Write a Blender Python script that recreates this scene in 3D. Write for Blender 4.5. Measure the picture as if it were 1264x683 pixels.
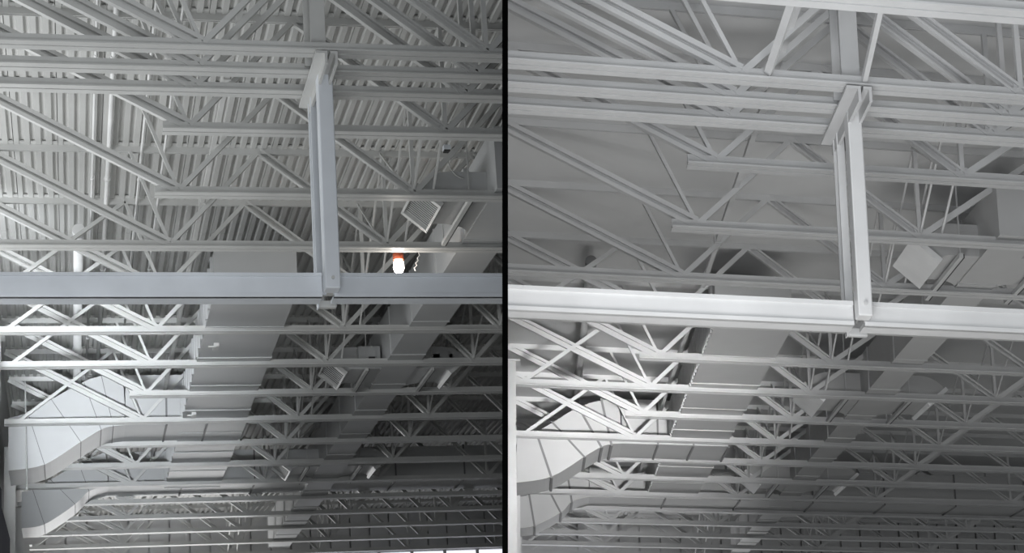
import bpy, bmesh, math, random
from mathutils import Vector, Matrix
random.seed(4)
for o in list(bpy.data.objects): bpy.data.objects.remove(o)
SC = bpy.context.scene; COL = SC.collection
# ------------------------------------------------------------------ camera, world, exposure
S = 1.5                      # metres per joist spacing
F, CX, CY = 2300.0, 632.0, 341.0
def rodr(r):
    v = Vector(r); a = v.length
    return Matrix.Rotation(a, 3, v.normalized())
R0 = Matrix(((1,0,0),(0,0,-1),(0,1,0)))
POSE_L = ((-0.29234,-0.22969,-0.03172), (-1.67779,-0.74952,9.65464), 0.0)
POSE_R = ((-0.26682, 0.0103,-0.00682), (0.92984,-0.49886,8.5154), 0.21691)
ML = rodr(POSE_L[0]) @ R0; TL = Vector(POSE_L[1])
CAMPOS = -(ML.transposed() @ TL)                      # in joist spacings, left hall axes = world axes
cd = bpy.data.cameras.new('camera'); cam = bpy.data.objects.new('camera', cd); COL.objects.link(cam)
cd.sensor_fit = 'HORIZONTAL'; cd.sensor_width = 36; cd.lens = F/1264*36; cd.clip_end = 300; cd.clip_start = .1
cr = ML.transposed() @ Matrix(((1,0,0),(0,-1,0),(0,0,-1)))
cam.matrix_world = Matrix.Translation(CAMPOS*S) @ cr.to_4x4()
SC.camera = cam
SC.view_settings.view_transform = 'Standard'; SC.view_settings.look = 'None'
SC.view_settings.gamma = 1; SC.view_settings.use_curve_mapping = False
SC.view_settings.exposure = 0.0
w = bpy.data.worlds.new('world'); SC.world = w; w.use_nodes = True
w.node_tree.nodes['Background'].inputs[0].default_value = (.93,.97,1,1)
w.node_tree.nodes['Background'].inputs[1].default_value = 0.28
FLOORZ = CAMPOS.z - 1.6/S

# ------------------------------------------------------------------ halls
class Hall:
    def __init__(s, pose, side):
        s.sk = pose[2]; s.side = side
        s.Rm = rodr(pose[0]) @ R0; s.t = Vector(pose[1])
        s.o = -(s.Rm.transposed() @ s.t)
        rel = ML.transposed() @ s.Rm
        s.M = Matrix.Translation(S*(ML.transposed() @ (s.t - TL))) @ rel.to_4x4()
        # side plane of the black divider, in hall metres: keep n.p <= c
        s.cut = None
    def K(s, p): p = Vector(p); return Vector((p.x, p.y + s.sk*p.x, p.z))
    def at(s, u, v, X=None, Y=None, Z=None):
        d = s.Rm.transposed() @ Vector(((u-CX)/F, (v-CY)/F, 1)); o = s.o
        if Z is not None: k = (Z-o.z)/d.z
        elif X is not None: k = (X-o.x)/d.x
        else: k = (Y-(o.y-s.sk*o.x))/(d.y-s.sk*d.x)
        q = o + d*k
        return Vector((q.x, q.y - s.sk*q.x, q.z))
L = Hall(POSE_L, 'left'); R = Hall(POSE_R, 'right')
# divider: thin black slab added to part the two views, along a sight line
NEAR, FARP, HALF = 5.9, 30.0, 0.5*7.2*5.9/F
UP = 623.5
def campt(u, y, z):   # camera axes, joist spacings -> world metres
    return S*(ML.transposed() @ (Vector(((u-CX)/F*z, y, z)) - TL))
dirw = (campt(UP,0,30)-campt(UP,0,5)).normalized()
upw = ML.transposed() @ Vector((0,-1,0))
nrm = dirw.cross(upw).normalized()          # to the right
pc = campt(UP,0,10)
def set_cut(h, sgn):
    n = nrm*sgn; pt = pc - n*(HALF*S)*0.9   # keep the side with n.(p-pt) <= 0
    Mi = h.M.inverted()
    h.cut = (Mi @ pt, (Mi.to_3x3() @ n).normalized())
set_cut(L, 1); set_cut(R, -1)

# ------------------------------------------------------------------ materials
def mat(name, col, rough=.5, metal=0, noise=.06, scale=3.0, bump=0.0, emit=None, stretch=(1,1,1)):
    m = bpy.data.materials.new(name); m.use_nodes = True; nt = m.node_tree; b = nt.nodes['Principled BSDF']
    b.inputs['Roughness'].default_value = rough; b.inputs['Metallic'].default_value = metal
    if emit:
        b.inputs['Base Color'].default_value = (*col,1)
        b.inputs['Emission Color'].default_value = (*emit[0],1); b.inputs['Emission Strength'].default_value = emit[1]
        return m
    tc = nt.nodes.new('ShaderNodeTexCoord'); mp = nt.nodes.new('ShaderNodeMapping'); mp.inputs['Scale'].default_value = stretch
    nz = nt.nodes.new('ShaderNodeTexNoise'); nz.inputs['Scale'].default_value = scale; nz.inputs['Detail'].default_value = 5
    rp = nt.nodes.new('ShaderNodeValToRGB')
    rp.color_ramp.elements[0].position = .3; rp.color_ramp.elements[1].position = .7
    rp.color_ramp.elements[0].color = tuple(max(0,c*(1-noise)) for c in col)+(1,)
    rp.color_ramp.elements[1].color = tuple(min(1,c*(1+noise)) for c in col)+(1,)
    nt.links.new(tc.outputs['Object'], mp.inputs['Vector']); nt.links.new(mp.outputs[0], nz.inputs['Vector'])
    nt.links.new(nz.outputs['Fac'], rp.inputs[0]); nt.links.new(rp.outputs[0], b.inputs['Base Color'])
    if bump:
        bp = nt.nodes.new('ShaderNodeBump'); bp.inputs['Strength'].default_value = bump; bp.inputs['Distance'].default_value = .01
        nt.links.new(nz.outputs['Fac'], bp.inputs['Height']); nt.links.new(bp.outputs[0], b.inputs['Normal'])
    return m
class P: pass
ml = P(); mr = P()
ml.steel = mat('white painted steel', (.60,.60,.585), .42)
ml.deck  = mat('white painted roof deck', (.56,.56,.545), .55, noise=.05, scale=1.2)
ml.duct  = mat('painted sheet metal duct', (.54,.545,.545), .4, noise=.04, scale=2)
ml.girder= mat('painted steel with daylight tint', (.76,.79,.83), .4)  # cool tint of the daylight is put into this base colour
mr.steel = mat('light grey painted steel', (.59,.59,.59), .4)
mr.deck  = mat('smooth grey ceiling lining', (.6,.6,.6), .6, noise=.08, scale=.35)
mr.duct  = mat('grey sheet metal duct', (.50,.50,.50), .45, noise=.03)
mr.girder= mat('near white painted steel', (.72,.72,.72), .38)
ml.pipe = mat('white painted pipe', (.82,.82,.81), .35)
mr.pipe = mat('dull grey pipe', (.3,.3,.3), .45)
BLACK = mat('matt black divider', (.0008,.0008,.0008), 1, noise=.02)
BLACK.node_tree.nodes['Principled BSDF'].inputs['Specular IOR Level'].default_value = 0
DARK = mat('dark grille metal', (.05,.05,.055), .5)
SEAM = mat('dark sealed joint', (.05,.05,.05), .6)
SEAM2 = mat('grey duct seam', (.2,.2,.2), .5)
NAVY = mat('navy curtain cloth', (.012,.016,.04), .85, bump=.3, scale=8)
ORANGE = mat('orange red lamp collar', (.75,.16,.07), .45)
CONC = mat('pale sealed concrete floor', (.5,.5,.49), .8, scale=1.5)
WALLM = mat('off white wall cladding', (.58,.58,.58), .6)
BULB = mat('glowing lamp glass', (1,1,1), .3, emit=((1,.93,.85), 14))
SKYG = mat('window glass bright with daylight', (.9,.92,1), .3, emit=((.88,.9,1), 1.1))
PANELM = mat('white diffuser panel', (.86,.86,.86), .5)

# ------------------------------------------------------------------ mesh helpers (coordinates in joist spacings, hall axes)
class MB:
    def __init__(s): s.bm = bmesh.new()
    def hexa(s, c):     # 8 corners: bottom ring 0-3, top ring 4-7
        v = [s.bm.verts.new(p) for p in c]
        for f in ((3,2,1,0),(4,5,6,7),(0,1,5,4),(1,2,6,5),(2,3,7,6),(3,0,4,7)): s.bm.faces.new([v[i] for i in f])
        return s
    def box(s, x0,x1,y0,y1,z0,z1):
        return s.hexa([(x0,y0,z0),(x1,y0,z0),(x1,y1,z0),(x0,y1,z0),(x0,y0,z1),(x1,y0,z1),(x1,y1,z1),(x0,y1,z1)])
    def bar(s, p, q, w, h, up=(0,1,0), off=(0,0)):
        p = Vector(p); q = Vector(q); d = (q-p).normalized(); n = Vector(up); n = (n-d*n.dot(d)).normalized(); m = d.cross(n)
        p = p+m*off[0]+n*off[1]; q = q+m*off[0]+n*off[1]
        a, b = m*w/2, n*h/2
        return s.hexa([p-a-b,p+a-b,p+a+b,p-a+b,q-a-b,q+a-b,q+a+b,q-a+b])
    def tube(s, pts, r, n=10, cap=True):
        pts = [Vector(p) for p in pts]; rings = []
        for i,p in enumerate(pts):
            d = (pts[min(i+1,len(pts)-1)]-pts[max(i-1,0)]).normalized()
            a = Vector((0,1,0)) if abs(d.y) < .9 else Vector((1,0,0)); a = (a-d*a.dot(d)).normalized(); b = d.cross(a)
            rr = r[i] if isinstance(r,(list,tuple)) else r
            rings.append([s.bm.verts.new(p+a*rr*math.cos(t)+b*rr*math.sin(t)) for t in [2*math.pi*k/n for k in range(n)]])
        for A,B in zip(rings,rings[1:]):
            for k in range(n):
                f = s.bm.faces.new((A[k],A[(k+1)%n],B[(k+1)%n],B[k])); f.smooth = True
        if cap: s.bm.faces.new(rings[0][::-1]); s.bm.faces.new(rings[-1])
        return s
    def loft(s, rings, cap=True, smooth=False):
        rs = [[s.bm.verts.new(p) for p in r] for r in rings]; n = len(rs[0])
        for A,B in zip(rs,rs[1:]):
            for k in range(n):
                f = s.bm.faces.new((A[k],A[(k+1)%n],B[(k+1)%n],B[k])); f.smooth = smooth
        if cap: s.bm.faces.new(rs[0][::-1]); s.bm.faces.new(rs[-1])
        return s
def emit(h, name, mb, m, parent=None, base=None, bevel=0):
    bm = mb.bm
    b = h.K(base if base is not None else (parent['_b'] if parent else (0,0,0)))
    for v in bm.verts: v.co = h.K(v.co)*S
    pt, n = h.cut
    if any((v.co-pt).dot(n) > 0 for v in bm.verts):
        bmesh.ops.bisect_plane(bm, geom=bm.verts[:]+bm.edges[:]+bm.faces[:], plane_co=pt, plane_no=n, clear_outer=True)
        if not bm.verts: bm.free(); return None
    for v in bm.verts: v.co -= b*S
    bmesh.ops.recalc_face_normals(bm, faces=bm.faces[:])
    me = bpy.data.meshes.new(name); bm.to_mesh(me); bm.free(); me.materials.append(m)
    o = bpy.data.objects.new(name, me); COL.objects.link(o)
    if parent: o.parent = parent
    else: o.matrix_world = h.M @ Matrix.Translation(b*S)
    o['_b'] = tuple(base if base is not None and not parent else (parent['_b'] if parent else (0,0,0)))
    if bevel:
        md = o.modifiers.new('bevel','BEVEL'); md.width = bevel*S; md.segments = 2; md.limit_method = 'ANGLE'
    return o
def tag(o, label, cat, group=None, kind=None):
    if o is None: return
    o['label'] = label; o['category'] = cat
    if group: o['group'] = group
    if kind: o['kind'] = kind
    return o
def thing(h, name, base, label, cat, group=None):
    o = bpy.data.objects.new(name, None); COL.objects.link(o); o.empty_display_size = .1
    o.matrix_world = h.M @ Matrix.Translation(h.K(base)*S); o['_b'] = tuple(base)
    return tag(o, label, cat, group)
def struct(h, name, mb, m, base=None):
    o = emit(h, name, mb, m, base=base)
    if o: o['kind'] = 'structure'
    return o
ORD = ['first','second','third','fourth','fifth','sixth','seventh','eighth','ninth','tenth','eleventh','twelfth','thirteenth','fourteenth','fifteenth','sixteenth','seventeenth']

# ------------------------------------------------------------------ large structure
pm = MB(); c = []
A = (campt(UP,-8,NEAR), campt(UP,-8,FARP), campt(UP,4.2,FARP), campt(UP,4.2,NEAR))
hw = nrm*HALF*S
pm.loft([[a-hw for a in A],[a+hw for a in A]])
me = bpy.data.meshes.new('view_divider'); bmesh.ops.recalc_face_normals(pm.bm, faces=pm.bm.faces[:]); pm.bm.to_mesh(me); pm.bm.free(); me.materials.append(BLACK)
o = bpy.data.objects.new('view_divider', me); COL.objects.link(o); o['kind'] = 'structure'  # added slab dividing the views, not a wall of the building

def chord(mb, x0, x1, y, z, dz=1, v=.052, hleg=.045, g=.0055, t=.008):
    # two angles back to back, a narrow gap between; legs out at z
    mb.box(x0,x1, y-g, y+g, z+dz*.03, z+dz*.036)
    for s in (-1,1):
        mb.box(x0,x1, y+s*g, y+s*(g+t), z+dz*t, z+dz*v)
        mb.box(x0,x1, y+s*g, y+s*(g+hleg), z, z+dz*t)
def build_joist(h, m, y, b1, a1, b2, b3, H, xl, short, label, group, xend, brace=True):
    j = thing(h, 'open_web_joist', (0,y,0), label, 'roof joist', group)
    mb = MB(); chord(mb, (b1-.13) if short else xl, xend, y, 0); emit(h,'bottom_chord',mb,m.steel,j)
    mb = MB(); chord(mb, xl, xend, y, H, -1, v=.05); emit(h,'top_chord',mb,m.steel,j)
    zt, zb = H-.03, .035
    def dbl(p, q, w=.05, g=.026):
        mb = MB()
        mb.bar(p,q,(w-g)/2,.035,off=((w+g)/4,0)); mb.bar(p,q,(w-g)/2,.035,off=(-(w+g)/4,0)); mb.bar(p,q,g,.01,off=(0,.012))
        emit(h,'web_diagonal',mb,m.steel,j)
    def rod(p, q, w=.022, nm='web_strut'): emit(h,nm,MB().bar(p,q,w,.03),m.steel,j)
    dbl((xl,y,zt),(b1,y,zb),.062,.018)
    if brace: rod((xl+.12,y,zb),(b1-.24,y,zt),.026)
    rod((b1-.24,y,zt),(b1,y,zb),.018)
    rod((b1+.01,y,zb),(a1,y,zt),.028,'web_diagonal')
    dbl((a1,y,zt),(b2,y,zb))
    bb = b2; st = (b3-b2)/2
    while bb < xend+.5:
        rod((bb,y,zb),(bb,y,zt),.022)
        rod((bb+.01,y,zb),(bb+st,y,zt),.032,'web_diagonal')
        dbl((bb+st,y,zt),(bb+2*st,y,zb),.042,.018)
        mb = MB().box(bb-.028,bb+.028,y-.004,y+.004,.02,.075); emit(h,'gusset_plate',mb,m.steel,j)
        bb += 2*st
    return j

def duct_run(h, m, t, x0, x1, y0, y1, z0, z1, n, along='y', fl=.005, name='duct_section', m2=None):
    # a run of box sections with standing flanges; each section a part
    for i in range(n):
        if along == 'y':
            a, b = y0+(y1-y0)*i/n, y0+(y1-y0)*(i+1)/n
            k = .003*(i % 2)
            emit(h,name,MB().box(x0+k,x1-k,a,b,z0+k,z1-k),m.duct,t)
            emit(h,'duct_flange',MB().box(x0-fl,x1+fl,b-.008,b+.008,z0-fl,z1+fl),m2 or m.duct,t)
        else:
            a, b = x0+(x1-x0)*i/n, x0+(x1-x0)*(i+1)/n
            emit(h,name,MB().box(a,b,y0,y1,z0,z1),m.duct,t)
            emit(h,'duct_flange',MB().box(b-.008,b+.008,y0-fl,y1+fl,z0-fl,z1+fl),m2 or m.duct,t)

def s_duct(h, m, top, bot, y0, y1, label, xrun, zrun, nrun, seamm):
    pts_t = [h.at(u,v,Y=y0) for u,v in top]; pts_b = [h.at(u,v,Y=y0) for u,v in bot]
    t = thing(h,'curved_duct', (pts_b[0].x,y0,pts_b[0].z), label,'air duct')
    for i in range(len(pts_t)-1):
        # subdivide each gore smoothly (Catmull-Rom)
        def cr(P,i,f):
            a = P[max(i-1,0)]; b = P[i]; c_ = P[i+1]; d = P[min(i+2,len(P)-1)]
            return .5*((2*b)+(c_-a)*f+(2*a-5*b+4*c_-d)*f*f+(3*b-a-3*c_+d)*f**3)
        rings = []
        for k in range(7):
            f = k/6; a = cr(pts_t,i,f); b = cr(pts_b,i,f)
            rings.append([(b.x,y0,b.z),(a.x,y0,a.z),(a.x,y1,a.z),(b.x,y1,b.z)])
        emit(h,'duct_gore',MB().loft(rings),m.duct,t)
        if i > 0:
            a, b = pts_t[i], pts_b[i]; e = .005 if h.side == 'left' else .016; dd = (a-b).normalized()*e
            mb = MB()
            mb.hexa([(b.x-e*.6,y0-e,b.z-dd.z),(b.x+e*.6,y0-e,b.z-dd.z),(b.x+e*.6,y1+e,b.z-dd.z),(b.x-e*.6,y1+e,b.z-dd.z),
                     (a.x-e*.6,y0-e,a.z+dd.z),(a.x+e*.6,y0-e,a.z+dd.z),(a.x+e*.6,y1+e,a.z+dd.z),(a.x-e*.6,y1+e,a.z+dd.z)])
            emit(h,'seam_flange',mb,seamm,t)
    a, b = pts_t[-1], pts_b[-1]
    duct_run(h,m,t,b.x,xrun,y0,y1,b.z,a.z,nrun,'x',fl=.01,m2=seamm,name='duct_section')
    return t

def outlet(h, m, t, xroot, sg, y0, y1, z0, z1, xa, panel, nslat):
    # side arm: straight then 45 degree bend down, fillet at root, grille on the end
    hgt = z1-z0; path = [(xroot,0)]; r = .10+hgt*.0
    cxx = xroot+sg*xa
    rings = [[(xroot,y0,z0),(xroot,y1,z0),(xroot,y1,z1),(xroot,y0,z1)]]
    rad_in = .07
    for k in range(9):
        a = math.radians(50)*k/8
        # centre of bend below the duct
        zc = z0-rad_in
        xi, zi = cxx+sg*rad_in*math.sin(a), zc+rad_in*math.cos(a)
        xo, zo = cxx+sg*(rad_in+hgt)*math.sin(a), zc+(rad_in+hgt)*math.cos(a)
        rings.append([(xi,y0,zi),(xi,y1,zi),(xo,y1,zo),(xo,y0,zo)])
    emit(h,'outlet_elbow',MB().loft(rings),m.duct,t)
    # radius fillet in plan, on the far side of the root
    mb = MB(); prof = [(xroot,y1)]
    rr = xa*.95
    for k in range(7):
        a = math.pi/2*k/6
        prof.append((xroot+sg*(rr-rr*math.sin(a)), y1+rr-rr*math.cos(a)) )
    mb.loft([[(x,y,z0) for x,y in prof],[(x,y,z1) for x,y in prof]])
    emit(h,'radius_fillet',mb,m.duct,t)
    i0, o0 = Vector(rings[-1][0]), Vector(rings[-1][3]); dz = (o0-i0).normalized(); nn = Vector((sg*math.cos(math.radians(50)),0,-math.sin(math.radians(50))))
    def q(a, b, c_): return i0 + dz*a*hgt + Vector((0,(y1-y0)*b,0)) + nn*c_
    def slab(a0,a1,b0,b1,c0,c1): return [q(a0,b0,c0),q(a1,b0,c0),q(a1,b1,c0),q(a0,b1,c0),q(a0,b0,c1),q(a1,b0,c1),q(a1,b1,c1),q(a0,b1,c1)]
    if panel: 
        emit(h,'end_panel',MB().hexa(slab(-.05,1.05,-.05,1.05,.0,.03)),PANELM,t); return
    fr = MB()
    for s_ in ((-.06,1.06,-.06,.03),(-.06,1.06,.97,1.06),(-.06,.02,.0,1),(.98,1.06,0,1)): fr.hexa(slab(*s_,0,.03))
    g = emit(h,'grille',fr,m.steel,t)
    if g is None: return
    g['_b'] = tuple(t['_b'])
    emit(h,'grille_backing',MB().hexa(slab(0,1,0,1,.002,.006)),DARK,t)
    for k in range(nslat):
        b = .03+(k+.35)/nslat*.94
        emit(h,'louvre_slat',MB().hexa(slab(0,1,b,b+.22/nslat,.006,.011)),m.steel,g)

def build_hall(h, m, d):
    side = h.side; H = d['H']; xl = d['xl']; hall = d['hall']
    T = [d['t1']+d['dt']*i for i in range(3)]
    for i,y in enumerate(T):
        build_joist(h,m,y,0,d['a1'],d['b2'],d['b3'],H,xl,False,
            'white open-web joist, %s of the close-set three at the hanger post, %s'%(('nearest','middle','farthest')[i],hall),'three close-set joists in the %s hall'%side,d['xr0'],False)
    for k in range(16):
        build_joist(h,m,k,0,d['a1'],d['b2'],d['b3'],H,xl,k in d['short'],
            'white open-web joist, %s behind the close-set three, %s'%(ORD[k],hall),'row of spaced joists in the %s hall'%side,d['xr0']+k*.33,k>2 and k not in d['short'])
    # beam (girder) hung from the posts
    yp = d['t1']+d['dt']*.92; yb = d['t1']+d['dt']*1.95
    yg0, yg1 = yp+.06, yp+.18
    (ut,vt),(ub,vb) = d['g_top'], d['g_bot']
    zt = h.at(ut,vt,Y=yg0).z; zb = h.at(ub,vb,Y=yg0).z
    xp0 = h.at(d['post_bot'][0],d['post_bot'][2],Y=yp-.04).x; xp1 = h.at(d['post_bot'][1],d['post_bot'][2],Y=yp-.04).x
    gt = thing(h,'hung_beam',(xp0,yg0,zb),'long pale painted I-beam crossing the %s hall below the joists'%side,'beam')
    xa = h.at(d['g_left'],d['g_top'][1],Y=yg0).x
    for x0,x1,nm in ((xa,xp0-.004,'beam_half'),(xp1-.02,d['xr0']+1,'beam_half')):
        mb = MB(); f = .016
        mb.box(x0,x1,yg0,yg0+.02,zb,zt)               # face plate
        mb.box(x0,x1,yg0-.012,yg1,zt-f,zt); mb.box(x0,x1,yg0-.012,yg1,zb,zb+f)
        o = emit(h,nm,mb,m.girder,gt)
    # hanger posts
    zp = h.at((d['post_bot'][0]+d['post_bot'][1])/2,d['post_bot'][2],Y=yp-.04).z
    pt_ = thing(h,'hanger_post',(xp0,yp,zp),'pale square steel post hanging from the close-set joists in front of the beam, %s'%hall,'post')
    w_ = xp1-xp0
    o = emit(h,'post_tube',MB().box(xp0,xp1,yp-.04,yp+.05,zp,.03),m.girder,pt_,bevel=.006)
    emit(h,'fixing_bolt',MB().tube([((xp0+xp1)/2,yp-.05,zp+.05),((xp0+xp1)/2,yp-.038,zp+.05)],.008),m.steel,pt_)
    emit(h,'top_plate',MB().box(xp0-.01,xp1+.01,yp-.05,yp+.06,.03,.04),m.steel,pt_)
    bp = thing(h,'rear_hanger_post',(xp0,yb,zt),'second pale post just behind the hanging square post, %s'%hall,'post')
    emit(h,'rear_flange',MB().box(xp0-.002,xp1-.03,yb-.02,yb-.006,zt-.05,.0),m.girder,bp)
    emit(h,'rear_web',MB().box(xp0+.02,xp0+.035,yb-.006,yb+.07,zt-.05,.0),m.steel,bp)
    emit(h,'rear_flange',MB().box(xp0-.002,xp1-.03,yb+.07,yb+.084,zt-.05,.0),m.girder,bp)
    # upper column to the deck
    u0,u1,uv = d['col']; ya = d['t1']+.06
    c0 = h.at(u0,uv,Y=ya).x; c1 = h.at(u1,uv,Y=ya).x
    cp = thing(h,'upper_column',(c0,ya,.05),'flanged steel column rising from the close-set joists to the roof, %s'%hall,'column')
    emit(h,'column_flange',MB().box(c0+.03,c1,ya,ya+.012,.03,H+.3),m.steel,cp)
    emit(h,'column_web',MB().box((c0+c1)/2,(c0+c1)/2+.015,ya+.012,ya+.16,.03,H+.3),m.steel,cp)
    emit(h,'column_flange',MB().box(c0+.02,c1-.01,ya+.16,ya+.172,.03,H+.3),m.steel,cp)
    # clamping angles under the three joists
    for q,(u,v,ww) in enumerate(d['clamp']):
        x = h.at(u,v,Z=-.01).x; ct = MB()
        ct.box(x,x+ww,d['t1']-.06,T[2]+.12,-.022,-.01); ct.box(x+ww-.012,x+ww,d['t1']-.06,T[2]+.12,-.075,-.022)
        tag(emit(h,'clamp_angle',ct,m.steel,base=(x,T[1],-.02)),'steel angle running under the three joists %s the hanging post, %s'%(('left of','right of')[q],hall),'angle','clamping angles in the %s hall'%side)
    # fixture under the beam
    u,v = d['fix']; q = h.at(u,v,Y=yg1+.1)
    ft = thing(h,'small_fixture',q,'short grey box fixture peeping out below the beam under the post, %s'%hall,'fixture')
    emit(h,'fixture_body',MB().box(q.x-.042,q.x+.045,q.y-.02,q.y+.02,q.z-.005,q.z+.03),m.steel,ft,bevel=.006)
    emit(h,'end_cap',MB().box(q.x-.048,q.x-.042,q.y-.024,q.y+.024,q.z-.008,q.z+.033),m.girder,ft)
    # ceiling
    zd = H-.014
    X0, X1, Y0, Y1 = xl-.05, d['xr0']+5.2, -2.2, d['yback']
    if side == 'left':
        ce = bpy.data.objects.new('ceiling', None); COL.objects.link(ce); ce['kind'] = 'structure'; ce['_b'] = (0,0,0); ce.matrix_world = h.M
        per = .066; wsh = per*4; dp = .022; n = int((X1-X0)/wsh)+1
        prof = []
        for r in range(4):
            a = r*per
            prof += [(a,0),(a+per*.46,0),(a+per*.60,dp),(a+per*.86,dp)]
        prof.append((wsh-.004,0))
        for i in range(n):
            for seg in range(3):
                ya_, yb_ = Y0+(Y1-Y0)*seg/3, Y0+(Y1-Y0)*(seg+1)/3-.01
                x0 = X0+i*wsh; mb = MB(); up_ = .001*(seg % 2)
                lo = [(x0+a,z+zd+up_) for a,z in prof]; hi = [(x0+wsh-.004,zd+dp+.008),(x0,zd+dp+.008)]
                ring = lo+hi
                mb.loft([[(x,ya_,z) for x,z in ring],[(x,yb_,z) for x,z in ring]])
                emit(h,'deck_sheet',mb,m.deck,ce)
        emit(h,'deck_topping',MB().box(X0-.3,X1,Y0,Y1+.3,zd+dp+.012,zd+dp+.06),m.deck,ce)
    else:
        struct(h,'ceiling',MB().box(X0-.3,X1,Y0,Y1+.3,zd,zd+.05),m.deck)
    # back wall: cladding panels over a strip of windows
    zf = FLOORZ
    yb_ = d['yback']; zw = h.at(*d['win'],Y=yb_).z
    bw = struct(h,'wall_back',MB().box(X0-.3,X1,yb_+.06,yb_+.12,zw,zd+.03),WALLM,base=(0,yb_,zw)); bw['_b'] = (0,yb_,zw)
    n = 34
    for i in range(n):
        a = X0+(X1-X0)*i/n; b = X0+(X1-X0)*(i+1)/n
        emit(h,'cladding_panel',MB().box(a+.012,b-.012,yb_+.0,yb_+.05,zw,zd),WALLM,bw)
    struct(h,'trim_1',MB().box(X0,X1,yb_-.03,yb_+.06,zw-.04,zw),m.steel)
    x0, x1 = [h.at(u,v,Y=yb_).x for u,v in d['winx']]
    ww = MB().box(x0,x1,yb_+.05,yb_+.06,zw-.9,zw-.04); wo = struct(h,'window_1',ww,SKYG,base=(x0,yb_,zw-.9))
    if wo:
        wo['_b'] = (x0,yb_,zw-.9)
        k = 0
        while x0+k*.45 < x1:
            emit(h,'window_mullion',MB().box(x0+k*.45-.02,x0+k*.45+.02,yb_,yb_+.05,zw-.9,zw-.04),m.steel,wo); k += 1
    struct(h,'wall_back',MB().box(X0-.3,X1,yb_+.06,yb_+.12,zf,zw-.9),WALLM)
    # side wall (left) beyond the windows that light the hall
    ys = d['ysolid']
    sw = struct(h,'wall_left',MB().box(xl-.12,xl-.04,ys,yb_+.1,zf,zd),WALLM,base=(xl,ys,0)); 
    for i,yc in enumerate(d['wcols']):
        t = thing(h,'wall_column',(xl,yc,zf),'white flanged wall column, %s along the side wall, %s'%(ORD[i],hall),'column','wall columns of the %s hall'%side)
        emit(h,'column_flange',MB().box(xl-.03,xl+.07,yc,yc+.012,zf,0),m.steel,t)
        emit(h,'column_flange',MB().box(xl-.03,xl+.07,yc+.13,yc+.142,zf,0),m.steel,t)
        emit(h,'column_web',MB().box(xl+.01,xl+.025,yc+.012,yc+.13,zf,0),m.steel,t)
        emit(h,'bearing_plate',MB().box(xl-.03,xl+.1,yc-.01,yc+.152,0,.012),m.steel,t)
    # large central duct
    B = d['big']; z0 = .035
    xs0 = sum(h.at(u,v,Z=z0).x for u,v in B['le'])/len(B['le']); xs1 = sum(h.at(u,v,Z=z0).x for u,v in B['re'])/len(B['re'])
    y0 = 3.06; ztop = h.at(*B['top'],Y=y0).z
    ztop = min(ztop, H-.05)
    t = thing(h,'main_duct',((xs0+xs1)/2,y0,z0),'wide rectangular duct running back through the joists, larger of two, %s'%hall,'air duct')
    duct_run(h,m,t,xs0,xs1,y0,B['yend'],z0,ztop,8)
    if side == 'left' or True:
        # vertical stiffeners on the left side; right hall's packed tight to catch light as stripes
        nk = 26 if side == 'left' else 60; wk = .016 if side == 'left' else .012
        for k in range(nk):
            y = y0+.15+k*(B['yend']-y0-.2)/nk
            emit(h,'side_stiffener',MB().box(xs0-wk,xs0,y,y+.03,z0,ztop),m.duct,t)
    for (u,v) in d['brk']:
        q = h.at(u,v,Z=z0-.02)
        bt = thing(h,'duct_bracket',q,'small light L-shaped bracket under the wide duct, %s one, %s'%('nearer' if v == d['brk'][0][1] else 'farther',hall),'bracket')
        emit(h,'bracket_foot',MB().box(q.x-.03,q.x+.03,q.y-.01,q.y+.01,q.z-.01,q.z),m.steel,bt)
        emit(h,'bracket_box',MB().box(q.x+.01,q.x+.05,q.y-.02,q.y+.12,q.z-.005,q.z+.02),m.steel,bt)
    # second duct with three pairs of outlets
    Q = d['sec']
    x0 = sum(h.at(u,v,Z=z0).x for u,v in Q['le'])/len(Q['le']); x1 = sum(h.at(u,v,Z=z0).x for u,v in Q['re'])/len(Q['re'])
    t = thing(h,'branch_duct',((x0+x1)/2,1.2,z0),'narrower rectangular duct with paired side outlets, %s'%hall,'air duct')
    duct_run(h,m,t,x0,x1,.9,14.6,z0,H*.62,14)
    for i,(ya_,yc_) in enumerate(Q['out']):
        for sg,xr in ((-1,x0),(1,x1)):
            outlet(h,m,t,xr,sg,ya_,yc_,z0+.01,z0+.01+.18,.17 if i == 0 and side == 'right' else .23,side=='right',14 if i == 0 else 9)
            xx = xr+sg*.13
            ht = thing(h,'trapeze_hanger',(xx,ya_,z0),'slanting channel strut under the %s outlet pair, %s side of the branch duct, %s'%(ORD[i],'left' if sg<0 else 'right',hall),'strut','channel struts under the outlets, %s hall'%side)
            emit(h,'channel',MB().box(xx-.012,xx+.012,ya_-.1,yc_+.32,z0-.03,z0-.005),m.steel,ht)
            emit(h,'slot',MB().box(xx+.012,xx+.018,ya_-.1,yc_+.32,z0-.032,z0-.01),SEAM,ht)
            for yy in (ya_-.08,yc_+.3): emit(h,'hanger_rod',MB().bar((xx,yy,z0),(xx,yy,H),.008,.008),m.steel,ht)
    # plenum boxes beside the branch duct
    for i,(u0,v0,u1,v1,yy,dep) in enumerate(Q['boxes']):
        a = h.at(u0,v0,Y=yy); b = h.at(u1,v1,Y=yy)
        bt = thing(h,'plenum_box',(a.x,yy,b.z),'plain grey sheet-metal plenum box, %s in depth beside the branch duct, %s'%(ORD[i],hall),'plenum','plenum boxes in the %s hall'%side)
        emit(h,'plenum_shell',MB().box(a.x,b.x,yy,yy+dep,b.z,a.z),m.duct,bt,bevel=.004)
        emit(h,'plenum_flange',MB().box(a.x+.1,a.x+.115,yy-.01,yy,b.z,a.z),m.steel,bt)
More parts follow.
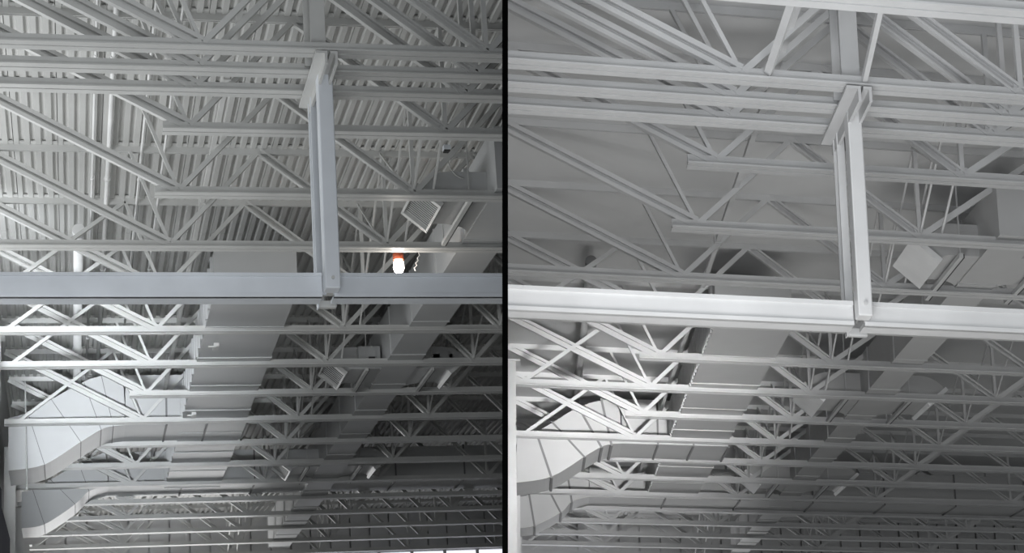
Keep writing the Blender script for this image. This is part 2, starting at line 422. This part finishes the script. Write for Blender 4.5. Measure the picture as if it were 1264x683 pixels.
        cxp = (a.x+b.x)/2; cz = (a.z+b.z)/2
        emit(h,'access_door',MB().box(cxp-.03,cxp+.05,yy-.012,yy,cz-.03,cz+.05),m.duct,bt)
        emit(h,'door_latch',MB().box(cxp-.01,cxp+.04,yy-.02,yy-.012,cz-.04,cz-.025),SEAM,bt)
    # curved ducts from the side wall, running on behind the joists
    s_duct(h,m,*d['s1'],7.22,7.92,'large curved S-shaped duct rising from the side wall, nearer of two, %s'%hall,xs1+.02,0,3,SEAM2)
    s_duct(h,m,*d['s2'],10.35,10.98,'smaller curved S-shaped duct with long cross run, farther of two, %s'%hall,d['xr0']+3.2,0,8,SEAM2)
    # cross bridging between neighbouring joists
    for k in range(0,15):
        for q_,(bx,both) in enumerate(((d['b2'],1),(d['b2']+.115,0),(d['b3'],1))):
            t = thing(h,'cross_bridging',(bx,k,0),'thin %s rods between the %s and %s spaced joists, %s, %s'%(('crossed','sloping','crossed')[q_],ORD[k],ORD[k+1],('at second web node','right beside second node','at third web node')[q_],hall),'bracing','bracing rods between joists, %s hall'%side)
            emit(h,'bracing_rod',MB().bar((bx,k+.97,.05),(bx,k+.03,H-.04),.011,.011,up=(1,0,0)),m.steel,t)
            if both: emit(h,'bracing_rod',MB().bar((bx-.02,k+.03,.05),(bx-.02,k+.97,H-.04),.011,.011,up=(1,0,0)),m.steel,t)
    # bridging pipe along the depth
    (ua,va),(ub_,vb_) = d['bridge']
    pa = h.at(ua,va,Z=H*.45); tt = thing(h,'bridging_bar',(pa.x,0,H*.45),'long thin bracing bar running back between the joists, %s'%hall,'bracing')
    emit(h,'angle_bar',MB().bar((pa.x,-1.6,H*.45),(pa.x,13,H*.45),.026,.026,up=(0,0,1)),m.steel,tt)
    for k in range(0,13,2): emit(h,'bar_clip',MB().box(pa.x-.02,pa.x+.02,k-.03,k+.03,H*.45-.02,H*.45+.025),m.steel,tt)
    # pipes and conduits running back under the roof
    for (ua,va,zf_,rp,ya_,yb2,desc) in d['pipes']:
        a = h.at(ua,va,Z=H*zf_); ys_ = a.y if ya_ is None else ya_
        pt2 = thing(h,'roof_pipe',(a.x,ys_,a.z),desc+', '+hall,'pipe')
        emit(h,'pipe_shaft',MB().tube([(a.x,ys_+.02,a.z),(a.x,yb2,a.z)],rp,12 if rp > .02 else 6),m.pipe,pt2)
        k = math.ceil(ys_)
        if rp > .02: emit(h,'pipe_collar',MB().tube([(a.x,ys_,a.z),(a.x,ys_+.07,a.z)],rp*1.25,16),m.pipe,pt2)
        while k+.5 < yb2:
            emit(h,'pipe_hanger',MB().box(a.x-.004,a.x+.004,k+.5-.01,k+.5+.01,a.z+rp*.5,H+.01),m.pipe,pt2)
            emit(h,'pipe_clip',MB().tube([(a.x,k+.485,a.z),(a.x,k+.515,a.z)],rp*1.35,8),m.pipe,pt2); k += 2
    # thin hanger rods
    for i,(ua,va,ub_,vb_,yy,r_,desc) in enumerate(d['rods']):
        a = h.at(ua,va,Y=yy); b = h.at(ub_,vb_,Y=yy)
        rt = thing(h,'hanger_rod',(b.x,yy,b.z),desc+', '+hall,'rod')
        a.z = min(a.z,H)
        emit(h,'rod_shaft',MB().tube([(a.x,yy,a.z),(b.x,yy,b.z)],r_,8),m.steel,rt)
        emit(h,'rod_nut',MB().tube([(b.x,yy,b.z-.01),(b.x,yy,b.z+.015)],r_*1.9,6),m.steel,rt)

HL = 'left hall'; HR = 'right hall'
build_hall(L, ml, dict(H=.68, xl=-1.15, a1=.567, b2=1.3585, b3=2.536, t1=-1.054, dt=.2577, xr0=2.6, short=(0,1,6), hall=HL,
    g_top=(300,337), g_bot=(300,366.5), g_left=-30, post_bot=(402,421,355), col=(375,401,30),
    clamp=((381,90,.055),(398,92,.035)), fix=(404,379), yback=15.6, win=(450,679), winx=((385,681),(640,681)),
    ysolid=5.2, wcols=(4.05,7.96,11.1,13.6),
    big=dict(le=((262.5,375.6),(244,445.5),(229.5,498),(204.5,593)), re=((362,374),(341,427),(305,515),(274,593)), top=(300,309), yend=10.3),
    brk=((262,427),(235,512)),
    sec=dict(le=((525.6,373),(495,415),(482,443),(432,513)), re=((568,373),(527,437.6),(485,492),(437,565)),
        out=((1.15,1.6),(5.3,5.78),(9.35,9.8)), boxes=((571,207,608,238,1.7,.15),(442,427,470,447,5.2,.1),(534,436,560,449,5.3,.1))),
    s1=(((10.5,516),(34,509),(63,493),(103,471),(125,464),(152,463)),((10.5,581),(55,573),(100,545),(125,530),(140,526),(155,524.5))),
    s2=(((26.5,607),(40,604),(62,592),(97,572),(130,558)),((26.5,652),(55,647),(93,622),(110,606),(134,600))),
    bridge=((253,232),(0,0)), pipes=[(97,283,.78,.034,None,15.2,'stout round pipe running back under the roof near the side wall'),
           (120,8,.93,.009,-2,9,'thin bright conduit under the roof, leftmost of four'),
           (144,1,.93,.016,-2,9,'thicker bright conduit under the roof, second of four from left'),
           (181,124,.93,.009,-2,9,'slender conduit under the roof, third of four from left'),
           (211,124,.93,.008,-2,9,'faint conduit under the roof, rightmost of four')],
    rods=[
          (92,0,92,34,1.2,.007,'short bright rod at the top edge'),
          (31,470,33,603,7.1,.006,'thin strap rod in front of the nearer curved duct'),]))
build_hall(R, mr, dict(H=.552, xl=-1.02, a1=.517, b2=1.184, b3=2.606, t1=-1.087, dt=.2539, xr0=2.6, short=(0,1,4,6), hall=HR,
    g_top=(1040,371.5), g_bot=(1040,401), g_left=560, post_bot=(1060,1078,389), col=(1029,1060,70),
    clamp=((1031,135,.06),(1058,122,.035)), fix=(1058,414), yback=15.2, win=(700,679), winx=((600,681),(765,681)),
    ysolid=3.6, wcols=(4.2,8.2,11.0),
    big=dict(le=((877,414),(868,439),(856,477),(827,543),(799,607)), re=((970,419),(922,498),(888,566),(864,608)), top=(930,346), yend=10.2),
    brk=(),
    sec=dict(le=((1104,444),(1067,489),(1031,529),(1007,556)), re=((1143,446),(1102,489),(1063,532),(1010,591)),
        out=((1.35,1.85),(5.15,5.7),(9.1,9.6)), boxes=((1165,271,1219,295,1.7,.12),(1226,258,1262,294,1.4,.12),(1008,474,1050,489,5.3,.1))),
    s1=(((638.5,537),(661,533),(681,522),(713,503),(742,494),(764,492)),((636,596),(681,588),(722,563),(743,551),(755,548),(768,547))),
    s2=(((632,614),(653,611),(674,600),(700,584),(726,574)),((632,652),(660,649),(692.6,632),(706,619),(728,613))),
    bridge=((895,270),(0,0)), pipes=[(730,322,.78,.03,None,10,'grey round pipe running back under the smooth ceiling near the side wall')],
    rods=[]))

# ------------------------------------------------------------------ floor
fm = MB().box(-9,16,-13,22,FLOORZ-.1,FLOORZ); L_cut = L.cut; L.cut = (Vector((1e4,0,0)),Vector((1,0,0)))
struct(L,'floor',fm,CONC); L.cut = L_cut

# ------------------------------------------------------------------ left hall details
q = L.at(492,326,Y=2.15)
lt = thing(L,'ceiling_lamp',q,'glowing white lamp bulb with an orange red collar right of the hanging post','lamp')
emit(L,'lamp_collar',MB().tube([(q.x,q.y,q.z+.075),(q.x,q.y,q.z+.07),(q.x,q.y,q.z+.03)],[.02,.036,.034],16),ORANGE,lt)
emit(L,'lamp_bulb',MB().tube([(q.x,q.y,q.z+.03),(q.x,q.y,q.z+.015),(q.x,q.y,q.z-.025),(q.x,q.y,q.z-.05),(q.x,q.y,q.z-.062)],[.02,.033,.036,.026,.008],16),BULB,lt)
emit(L,'lamp_stem',MB().tube([(q.x,q.y,q.z+.07),(q.x,q.y,.02)],.01,8),ml.steel,lt)
a = L.at(519,309,Y=2.15); b = L.at(512,334,Y=2.15); zc = [a.lerp(b,k/8)+Vector((.006*(-1)**k,0,0)) for k in range(9)]
tag(emit(L,'lamp_chain',MB().tube(zc,.005,6),ml.steel,base=a),'short bright chain hanging just right of the glowing lamp','chain')
a = L.at(551,183,Y=1.05)
jb = thing(L,'junction_box',a,'small white junction box on a joist chord at right with a looping cable','box')
emit(L,'box_body',MB().box(a.x-.022,a.x+.022,a.y-.03,a.y+.02,a.z-.014,a.z+.016),ml.girder,jb,bevel=.003)
emit(L,'box_base',MB().box(a.x-.018,a.x+.018,a.y-.025,a.y+.015,a.z-.024,a.z-.014),SEAM,jb)
cab = [L.at(u,v,Y=1.1) for u,v in ((552,187),(553,200),(556,208),(562,215),(568,219),(573,220))]
tag(emit(L,'flexible_cable',MB().tube(cab,.004,6),ml.steel,base=cab[0]),'thin pale cable curving from the junction box to the plenum box','cable')
cab = [L.at(u,v,Y=1.1) for u,v in ((554,190),(557,195),(556,201),(559,196),(565,193.5))]
tag(emit(L,'loose_cable',MB().tube(cab,.003,6),ml.steel,base=cab[0]),'short loose cable end branching beside the junction box','cable')
# navy curtain beside the side wall, low at the left edge
P4 = [(L.at(-2,590,X=-1.10)),(L.at(15,683,X=-1.10)),(L.at(22,720,X=-1.10))]
mb = MB(); rings = []
pts = [L.at(-14,560,X=-1.08),L.at(0,604,X=-1.08),L.at(14,683,X=-1.08),L.at(24,730,X=-1.08)]
for i in range(13):
    f = i/12*(len(pts)-1); k = min(int(f),len(pts)-2); p = pts[k].lerp(pts[k+1],f-k); wv = .012*math.sin(i*2.1)
    rings.append([(p.x+wv,p.y,p.z),(p.x+wv-.03,p.y,p.z),(p.x+wv-.03,p.y,FLOORZ),(p.x+wv,p.y,FLOORZ)])
mb.loft(rings)
tag(emit(L,'navy_curtain',mb,NAVY,base=pts[0]),'dark navy hanging curtain at the bottom left corner','curtain')

# ------------------------------------------------------------------ right hall details
nb = MB(); ch = thing(R,'edge_joist',(0,-1.55,0),'bright joist chord crossing the top right corner, nearest of the right hall','roof joist')
p0 = R.at(944,-6,Z=-.02); 
a = R.at(1030,3,Z=0); yy = a.y
mb = MB(); chord(mb,-1,4,yy,0,v=.06,hleg=.055); emit(R,'bottom_chord',mb,mr.girder,ch)
for (ua,va,ub_,vb_) in ((980,-4,948,90),(1087,8,1066,102)):
    a = R.at(ua,va,Y=yy+.06); b = R.at(ub_,vb_,Y=R.at(ub_,vb_,Z=.03).y)
    emit(R,'kicker_strut',MB().bar(a,b,.03,.02),mr.girder,ch)

# ------------------------------------------------------------------ lights
def area(h, name, p, tgt, sx, sy, e, col=(1,1,1), spread=180):
    ld = bpy.data.lights.new(name,'AREA'); ld.shape = 'RECTANGLE'; ld.size = sx*S; ld.size_y = sy*S; ld.energy = e; ld.color = col; ld.spread = math.radians(spread)
    o = bpy.data.objects.new(name, ld); COL.objects.link(o)
    P_ = h.M @ (h.K(p)*S); T_ = h.M @ (h.K(tgt)*S)
    o.location = P_; o.rotation_euler = (T_-P_).to_track_quat('-Z','Y').to_euler(); return o
area(L,'window_light_left',(-2.2,1.3,-1.1),(.5,1.9,.7),4.0,.9,150,(.95,.98,1))
area(L,'window_light_front',(.1,-6,-2.6),(.9,0,-.8),2.8,2,190,(.9,.95,1))
area(L,'fill_light_deep',(-1.5,2.9,-.1),(-.6,7.4,.25),.7,.8,30,(.9,.95,1))  # added fill to brighten the curved ducts and the duct side
area(L,'fill_light_low',(-1.0,-6,-3.5),(-.5,7.6,.3),.9,.6,36,(.9,.95,1),15)  # added narrow beam aimed at the curved ducts, no window there
area(L,'window_light_back',(0.2,15.0,-.9),(.2,12.3,.6),3.0,.8,110,(1,1,1))
area(L,'floor_bounce_fill_left',(-2.2,1.8,-3.2),(-2.2,1.8,-6),4,6,250,(1,1,.985))  # added unseen lamp shining down so the floor bounces light upward
area(R,'fill_light_right_side',(-.4,-2.0,-2.5),(-.5,1.4,.5),1.4,1,75)  # added upward fill below the view, brightens the left of the ceiling
area(R,'window_light_right_front',(.2,-6,-2.6),(.8,0,-.8),2.4,2,105)
area(R,'fill_light_right_low',(.4,-6,-3.5),(-.3,7.6,.2),.9,.6,40,(1,1,1),15)  # added narrow beam for the right hall's curved ducts, not a window
area(R,'window_light_right_back',(0.5,14.8,-.9),(1,12.5,.6),3.0,.8,30)
area(R,'floor_bounce_fill_right',(1.0,2.2,-3.2),(1.0,2.2,-6),3,6,340)  # added unseen lamp that lights the floor for bounce, right hall
ld = bpy.data.lights.new('lamp_light','POINT'); ld.energy = 5; ld.color = (1,.93,.84); ld.shadow_soft_size = .05
o = bpy.data.objects.new('lamp_light', ld); COL.objects.link(o)
q = L.at(492,320,Y=2.15); o.location = L.M @ (Vector((q.x,q.y-.03,q.z-.16))*S)

for o in bpy.data.objects:
    if '_b' in o: del o['_b']
for o in list(bpy.data.objects):
    if o.type == 'EMPTY' and not o.children: bpy.data.objects.remove(o)
